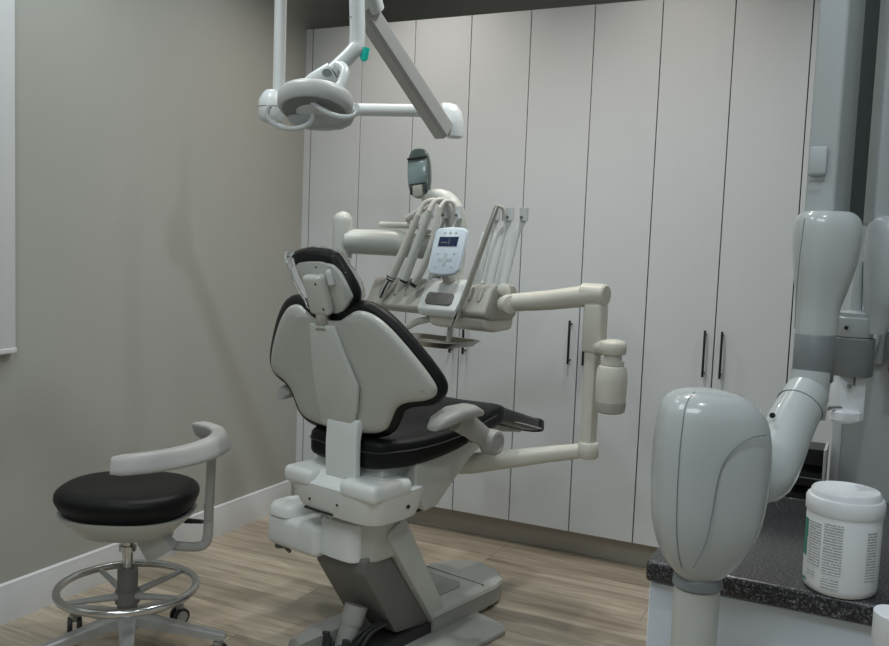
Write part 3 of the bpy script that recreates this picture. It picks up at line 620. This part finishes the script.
for i in range(4):
    a = R((135, 52, 225, -20)[i]); b = BM(); tube(b, [(.02*math.cos(a), .02*math.sin(a), .188), (.10*math.cos(a), .10*math.sin(a), .198), (.183*math.cos(a), .183*math.sin(a), .208)], [.011, .009, .007], 10); obj('ring_spoke', b, 'alu', fr)
b = BM(); lathe(b, [(.028, .165), (.034, .167), (.034, .20), (.028, .203)], n=24); obj('ring_collar', b, 'dgrey', fr)
def seat_r(sx, sy, z, n=48, dz=0, back=.0):
    out = []
    for j in range(n):
        t = 2*math.pi*j/n; c, s = math.cos(t), math.sin(t); k = (abs(c)**2.4+abs(s)**2.4)**(-1/2.4)
        x, y = sx*c*k, sy*s*k
        out.append((x, y, z+dz*(x/sx)**2))
    return out
b = BM(); sloft(b, [seat_r(.125, .11, .405), seat_r(.14, .12, .415), seat_r(.175, .15, .445), seat_r(.186, .168, .466), seat_r(.190, .173, .482), seat_r(.184, .165, .498), seat_r(.160, .143, .508), seat_r(.10, .09, .509), seat_r(.02, .02, .506)]); obj('seat', b, 'vinyl', st, ang=60)
b = BM(); loft(b, [seat_r(.10, .09, .372), seat_r(.125, .11, .375), seat_r(.178, .155, .425), seat_r(.183, .16, .436), seat_r(.176, .153, .436), seat_r(.14, .12, .425)]); obj('seat_pan', b, 'plas', st, ang=40)
b = BM(); box2(b, (.02, -.04, .375), (.10, .05, .40), .004, 2); box2(b, (.04, -.03, .355), (.12, .03, .385), .004, 2); obj('tilt_mechanism', b, 'alu', st)
b = BM(); prism(b, [(.03, .378), (.10, .392), (.145, .345), (.075, .300)], .05, frame((0, -.03, 0), (1, 0, 0), (0, 0, 1), (0, -1, 0)), .004, 2); obj('mechanism_cover', b, 'alu', st)
b = BM(); tube(b, [(.08, .07, .385), (.13, .08, .382)], .004, 8); tube(b, [(.125, .08, .382), (.14, .082, .381), (.180, .09, .378)], [.010, .015, .012], 12, flatten=(1, .45), dome=True); obj('lever', b, 'mech', st)
b = BM(); tube(b, [(.03, .0, .342), (.15, .0, .334), (.200, .0, .336), (.222, .0, .355), (.226, .0, .41), (.226, .0, .46)], .014, 14, sm=5, flatten=(.6, 1)); obj('back_bar_arm', b, 'alu', st)
b = BM(); tube(b, [(.226, .0, .415), (.232, .0, .615)], .016, 14, rect=4, flatten=(.7, 1)); obj('back_bar_sleeve', b, 'grey', st)
b = BM(); rings = []
ang_ = list(range(-80, 62, 6))
for i, a in enumerate(ang_):
    t = R(a); rr_ = .250; f = (a+80)/148; e = math.cos(t), math.sin(t)
    cz = .622+.010*math.sin(f*3.14); ex = 4
    hh, ww = .024+.003*f, .015+.012*f
    if i == 0 or i == len(ang_)-1: hh, ww = hh*.82, ww*.7
    ring = []
    for j in range(24):
        q = 2*math.pi*j/24; cc, ss = math.cos(q), math.sin(q); k = (abs(cc)**ex+abs(ss)**ex)**(-1/ex)
        rad = rr_+cc*k*ww-ss*k*.010; ring.append((rad*e[0]-.0, rad*e[1], cz+ss*k*hh))
    rings.append(ring)
loft(b, rings); obj('back_bar', b, 'grey' if False else mat('pale_grey_vinyl', (.45, .45, .44), .4), st, ang=55)

# ---------------------------------------------------------------- counter, partition, things on it
CX, CY = 2.029, -1.872
ct_ = thing('base_cabinet', 'white base cabinet under the black speckled countertop', 'cabinet', (2.62, -1.58, 0))
b = BM(); box2(b, (CX+.003, CY+.035, .0), (3.30, -1.24, .665)); obj('body', b, 'base_door', ct_, world=True)
for i in range(3):
    b = BM(); x0 = CX+.003+i*.42; box2(b, (x0+.002, CY+.016, .08), (x0+.418, CY+.034, .66), .001, 1); obj('door', b, 'base_door', ct_, world=True)
b = BM(); prism(b, [(CX, CY), (3.32, CY-.02), (3.32, -1.232), (CX, -1.232)], .035, Matrix.Translation((0, 0, .6825)), .007, 3); ctop = obj('countertop', b, 'granite'); tag(ctop, 'black speckled granite countertop in the right corner', 'countertop')
struct('trim_2', 'trimw', box2, (2.272, -1.228, .0), (2.290, -1.21, 2.3))
struct('wall_partition', 'pan', box2, (2.290, -1.226, .0), (X1, -1.14, CEIL))
# two-tier organiser
og = thing('desk_organiser', 'small two-tier black organiser with bright metal edges at the back of the counter', 'organiser', (2.20, -1.30, .70))
for z in (.702, .75, .80):
    b = BM(); box2(b, (2.115, -1.32, z-.001), (2.264, -1.236, z+.010), .001, 1); s_ = obj('shelf', b, 'black', og, world=True)
for z in (.702, .75): 
    b = BM(); box2(b, (2.115, -1.3235, z-.003), (2.264, -1.321, z+.000), .0005, 1); obj('metal_edge', b, 'chrome', og, world=True)
b = BM(); box2(b, (2.115, -1.24, .70), (2.264, -1.235, .81)); obj('back_panel', b, 'dgrey', og, world=True)
b = BM(); box2(b, (2.262, -1.322, .70), (2.268, -1.236, .812), .001, 1); obj('side_panel', b, 'pan', og, world=True); b = BM(); box2(b, (2.112, -1.322, .70), (2.116, -1.236, .812), .001, 1); obj('side_panel', b, 'pan', og, world=True)
# wipes canister
JX, JY = 2.318, -1.830
jr = thing('wipes_canister', 'white round wipes canister with printed text on the granite countertop', 'canister', (JX, JY, .70))
b = BM(); lathe(b, [(.047, 0), (.0515, .004), (.0535, .012), (.054, .122), (.052, .128)], n=48); jb = obj('body', b, 'white', jr)
b = BM(); lathe(b, [(.0545, .120), (.0562, .123), (.0562, .141), (.054, .145), (.0505, .1455), (.0495, .153), (.047, .156), (.043, .155), (.01, .155)], n=48); obj('lid', b, 'white', jr)
def label_mat():
    m = bpy.data.materials.new('label_print'); m.use_nodes = True; nt = m.node_tree; bs_ = nt.nodes['Principled BSDF']; L = nt.links.new; N = nt.nodes.new
    tc = N('ShaderNodeTexCoord'); mp = N('ShaderNodeMapping'); mp.inputs['Scale'].default_value = (900, 900, 240); L(tc.outputs['Object'], mp.inputs['Vector'])
    n = N('ShaderNodeTexNoise'); n.inputs['Scale'].default_value = 1; n.inputs['Detail'].default_value = 2; L(mp.outputs['Vector'], n.inputs['Vector'])
    sx = N('ShaderNodeSeparateXYZ'); L(tc.outputs['Object'], sx.inputs[0])
    w_ = N('ShaderNodeMath'); w_.operation = 'MULTIPLY'; w_.inputs[1].default_value = 2*math.pi/.0042; L(sx.outputs['Z'], w_.inputs[0])
    s_ = N('ShaderNodeMath'); s_.operation = 'SINE'; L(w_.outputs[0], s_.inputs[0])
    g1 = N('ShaderNodeMath'); g1.operation = 'GREATER_THAN'; g1.inputs[1].default_value = -.1; L(s_.outputs[0], g1.inputs[0])
    g2 = N('ShaderNodeMath'); g2.operation = 'GREATER_THAN'; g2.inputs[1].default_value = .42; L(n.outputs['Fac'], g2.inputs[0])
    mu = N('ShaderNodeMath'); mu.operation = 'MULTIPLY'; L(g1.outputs[0], mu.inputs[0]); L(g2.outputs[0], mu.inputs[1])
    mx = N('ShaderNodeMix'); mx.data_type = 'RGBA'; mx.inputs['A'].default_value = (.80, .81, .82, 1); mx.inputs['B'].default_value = (.33, .345, .37, 1); L(mu.outputs[0], mx.inputs['Factor']); L(mx.outputs['Result'], bs_.inputs['Base Color']); bs_.inputs['Roughness'].default_value = .4
    return m
LM = label_mat()
def patch(a0, a1, z0, z1, r=.0544):
    b = BM(); n = 10; lo = []; hi = []
    for i in range(n+1):
        a = R(a0+(a1-a0)*i/n); lo.append(b.verts.new((r*math.cos(a), r*math.sin(a), z0))); hi.append(b.verts.new((r*math.cos(a), r*math.sin(a), z1)))
    for i in range(n): b.faces.new((lo[i], lo[i+1], hi[i+1], hi[i]))
    return b
view = -90.5
for a0, a1, z0, z1 in ((-58, -32, .040, .108), (-27, 2, .035, .111), (-56, -40, .024, .034), (-27, 0, .012, .030), (40, 60, .03, .104)):
    obj('printed_text', patch(view+a0, view+a1, z0, z1), LM, jb)
for a0, a1, z0, z1 in ((-80, -62, .08, .108), (-78, -64, .05, .08), (-75, -60, .012, .016)): obj('green_mark', patch(view+a0, view+a1, z0, z1), 'green', jb)
# rounded white cup at the counter front
b = BM(); lathe(b, [(.014, 0), (.020, .002), (.0235, .008), (.026, .048), (.0245, .050)], (2.386, -2.095, .722), (.06, .0, 1), 28); tube(b, [(2.40, -2.08, .74), (2.43, -1.90, .73)], .008, 10)
cp = obj('white_holder', b, 'white'); tag(cp, 'rounded white plastic holder fixed at the countertop front edge, right of the canister', 'holder')

# ---------------------------------------------------------------- x-ray unit
xr = thing('xray_unit', 'wall-mounted dental x-ray unit with folded grey arms and rounded white head', 'x-ray machine', (2.40, -1.30, 0))
# tube head
HC = V(2.151, -2.085, 0); hr = .55
b = BM(); rings = []
for z, a, c, dx in ((.768, .028, .027, -.004), (.776, .036, .033, -.003), (.790, .048, .040, -.002), (.815, .062, .048, .0), (.850, .072, .053, .002), (.90, .0765, .055, .003), (.95, .0765, .055, .003), (.985, .071, .053, .001), (1.003, .062, .049, -.003), (1.016, .046, .040, -.008), (1.0225, .024, .023, -.012), (1.0235, .006, .006, -.014)):
    rings.append(sring((HC.x+dx, HC.y, z), a, c, 2.7, 48, rot=hr))
sloft(b, rings, 5); xh = obj('tube_head', b, 'xray', xr, ang=70, world=True)
def seam_loop(frac, r_, off=1.004):
    pts = []
    c, s = math.cos(hr), math.sin(hr)
    zz = [(.79, .0485, .0405, -.002), (.815, .0622, .0482, .0), (.85, .0722, .0532, .002), (.90, .0767, .0552, .003), (.95, .0767, .0552, .003), (.985, .0712, .0532, .001), (1.003, .0622, .0492, -.003), (1.016, .0462, .0402, -.008), (1.0225, .0243, .0233, -.012)]
    for sgn in (-1, 1):
        row = []
        for z, a, cc, dx in zz:
            x = frac*a; k = (1-min(1, abs(frac))**2.7)**(1/2.7); y = sgn*cc*k*off
            row.append((HC.x+dx+x*c-y*s, HC.y+x*s+y*c, z))
        pts.append(row)
    return pts
sl_ = seam_loop(-.78, .001)
b = BM(); tube(b, sl_[0], .0007, 6, sm=3); obj('seam', b, 'xgrey', xh, world=True)
# flat oval face on the right
b = BM(); c, s = math.cos(hr), math.sin(hr)
ov = []
for (fx, z) in ((.62, .975), (.35, .972), (.08, .958), (-.12, .93), (-.20, .88), (-.28, .835), (-.45, .80)):
    k = (1-abs(fx)**2.7)**(1/2.7); a_z = .0825; ov.append((HC.x+.003+fx*a_z*c+.0575*k*s, HC.y+fx*a_z*s-.0575*k*c, z))
tube(b, ov, .0008, 6, sm=4); obj('face_groove', b, 'xgrey', xh, world=True)
part('collar', 'xgrey', xr, lathe, [(.031, 0), (.0335, .003), (.0325, .014), (.029, .018)], (HC.x-.004, HC.y, .752), (0, 0, 1), **W)
part('aiming_cone', 'plas', xr, lathe, [(.0305, 0), (.0305, .34)], (HC.x-.004, HC.y, .415), (0, 0, 1), **W)
# elbow from head up to band
part('elbow', 'xray', xr, tube, [(2.185, -2.065, .905), (2.218, -2.025, .900), (2.228, -1.985, .922), (2.238, -1.935, .960), (2.256, -1.882, 1.005)], [.030, .034, .0355, .0345, .0315], 22, sm=4, ang=60, **W)
part('elbow_neck', 'xray', xr, tube, [(2.256, -1.872, .965), (2.2575, -1.862, 1.035)], [.027, .0295], 24, dome=False, ang=60, **W)
part('elbow_seam', 'xgrey', xr, lathe, [(.030, 0), (.0345, 0), (.0345, .0012), (.030, .0012)], (2.2475, -1.904, .985), (.3, .74, .6), **W)
part('elbow_screw', 'black', xr, tube, [(2.218, -1.972, .980), (2.2172, -1.976, .9804)], .004, 12, **W)
part('grey_band', 'xgrey', xr, lathe, [(.028, 0), (.0295, .002), (.0295, .070), (.028, .072)], (2.2595, -1.858, 1.020), (0, 0, 1), **W)
b = BM(); rings = []
for z, a, cx0, cc in ((1.092, .0285, 2.2595, .0285), (1.13, .0300, 2.2595, .031), (1.16, .0360, 2.262, .035), (1.195, .0425, 2.264, .041), (1.23, .0460, 2.265, .044), (1.254, .0455, 2.265, .043), (1.268, .041, 2.264, .038), (1.275, .031, 2.264, .030)):
    rings.append(sring((cx0, -1.852, z), a, cc, 2.6, 40, rot=.45))
sloft(b, rings, 4); bl = obj('shoulder_cover', b, 'xray', xr, ang=60, world=True)
b = BM(); tube(b, [(2.232, -1.888, 1.10), (2.2315, -1.893, 1.15), (2.233, -1.902, 1.21), (2.236, -1.905, 1.262)], .0007, 6, sm=3); obj('seam', b, 'xgrey', bl, world=True)
# upper folded arm
mr = Matrix.Rotation(.45, 4, 'Z')
b = BM(); box(b, (2.262, -1.80, 1.715), (.045, .085, .90), .006, 3, Matrix.Rotation(-.3, 4, 'Z')); ua = obj('front_arm', b, 'xpost', xr, world=True)
b = BM(); box(b, (2.2445, -1.8445, 1.352), (.026, .006, .042), .003, 2, Matrix.Rotation(-.3, 4, 'Z')); obj('arm_clip', b, 'xpost', ua, world=True)
b = BM(); box(b, (2.2435, -1.8490, 1.3300), (.024, .003, .002), 0, 1, Matrix.Rotation(-.3, 4, 'Z')); obj('clip_edge', b, 'xgrey', ua, world=True)
b = BM(); box(b, (2.294, -1.770, 1.715), (.030, .020, .92), .002, 2, mr); obj('cable_channel', b, 'mech2', xr, world=True)
b = BM(); box(b, (2.328, -1.735, 1.72), (.030, .05, .92), .006, 3, mr); obj('rear_arm', b, 'xpost', xr, world=True)
b = BM(); rings = []
for z, a in ((1.09, .014), (1.12, .022), (1.15, .032), (1.20, .038), (1.24, .038), (1.265, .032), (1.275, .02)): rings.append(sring((2.342+.6*(a-.016), -1.745, z), a, a, 2.5, 32, rot=.45))
sloft(b, rings, 4); obj('rear_cover', b, 'xpost', xr, ang=60, world=True)
part('pivot_ring', 'xpost', xr, lathe, [(.028, 0), (.0295, .002), (.0295, .030), (.027, .032), (.027, .036), (.0275, .038), (.010, .042), (.006, .12)], (2.309, -1.735, 1.083), (0, 0, 1), **W)
part('pivot_slot', 'black', xr, tube, [(2.299, -1.762, 1.098), (2.298, -1.7655, 1.098)], .003, 12, **W)
part('pivot_band', 'xgrey', xr, lathe, [(.0305, 0), (.032, .002), (.032, .060), (.030, .062)], (2.310, -1.733, 1.020), (0, 0, 1), **W)
b = BM(); box(b, (2.306, -1.735, .985), (.048, .03, .075), .004, 2, mr); wp = obj('switch_holder', b, 'white', xr, world=True)
b = BM(); loft(b, [sring((2.306, -1.752, z), a, a*.6, 3, 24, rot=.45) for z, a in ((.945, .018), (.95, .024), (.962, .0235), (.966, .018))]); obj('holder_lip', b, 'white', wp, world=True)
b = BM(); tube(b, [(2.310, -1.757, 1.005), (2.3095, -1.759, 1.005)], .004, 10); box(b, (2.316, -1.754, 1.015), (.003, .002, .018), 0, 1, mr); obj('holder_slot', b, 'dgrey', wp, world=True)
part('bracket_rod', 'chrome', xr, tube, [(2.279, -1.775, .968), (2.30, -1.75, .968)], .004, 10, **W)
b = BM(); tube(b, [(2.318, -1.73, 1.05), (2.33, -1.24, 1.05)], .022, 12); box2(b, (2.295, -1.24, .99), (2.36, -1.227, 1.11), .004, 2); obj('wall_bracket', b, 'xpost', xr, world=True)
# dispenser on the partition
dp = thing('wall_dispenser', 'small white dispenser box on the partition at the right picture edge', 'dispenser', (2.42, -1.24, 1.08))
b = BM(); box2(b, (2.368, -1.31, 1.115), (2.46, -1.2275, 1.155), .004, 2); obj('body', b, 'white', dp, world=True)
b = BM(); prism(b, [(2.362, 1.07), (2.38, 1.035), (2.50, 1.16), (2.48, 1.18), (2.362, 1.112)], .05, frame((0, -1.29, 0), (1, 0, 0), (0, 0, 1), (0, -1, 0)), .003, 2); obj('chute', b, 'white', dp, world=True)
mh = thing('mesh_basket', 'small dark wire mesh basket under the white dispenser', 'basket', (2.42, -1.24, 1.0))
b = BM()
for i in range(9): tube(b, [(2.372+i*.012, -1.30, .985), (2.372+i*.012, -1.30, 1.028)], .0013, 5)
for i in range(5): tube(b, [(2.37, -1.30, .987+i*.010), (2.47, -1.30, .987+i*.010)], .0013, 5)
obj('wire_front', b, 'black', mh, world=True)
b = BM(); box2(b, (2.37, -1.2985, .982), (2.47, -1.2275, .986)); obj('basket_bottom', b, 'black', mh, world=True)

# ---------------------------------------------------------------- ceiling fixtures: downlights and added fill panels
for x, y, e, c in DOWN:
    t = thing('downlight_and_fill_fixture', 'unseen recessed round downlight in the ceiling; part of the group is added fill', 'ceiling light', (x, y, CEIL-.012), 0, 'recessed downlights')
    b = BM(); lathe(b, [(.045, 0), (.06, .0), (.06, .011), (.045, .011)], n=24); obj('trim_ring', b, 'white', t)
for x, y, sx, sy in ((2.1, -3.5, 1.2, .6), (.9, -2.7, .6, .6)):  # housings for the added fill panels
    t = thing('ceiling_fill_panel', 'flat rectangular fill panel added on the ceiling out of view', 'ceiling light', (x, y, CEIL-.03), 0, 'added ceiling fill panels')
    b = BM(); box2(b, (-sx/2-.02, -sy/2-.02, .0), (sx/2+.02, sy/2+.02, .03)); obj('housing', b, 'white', t)
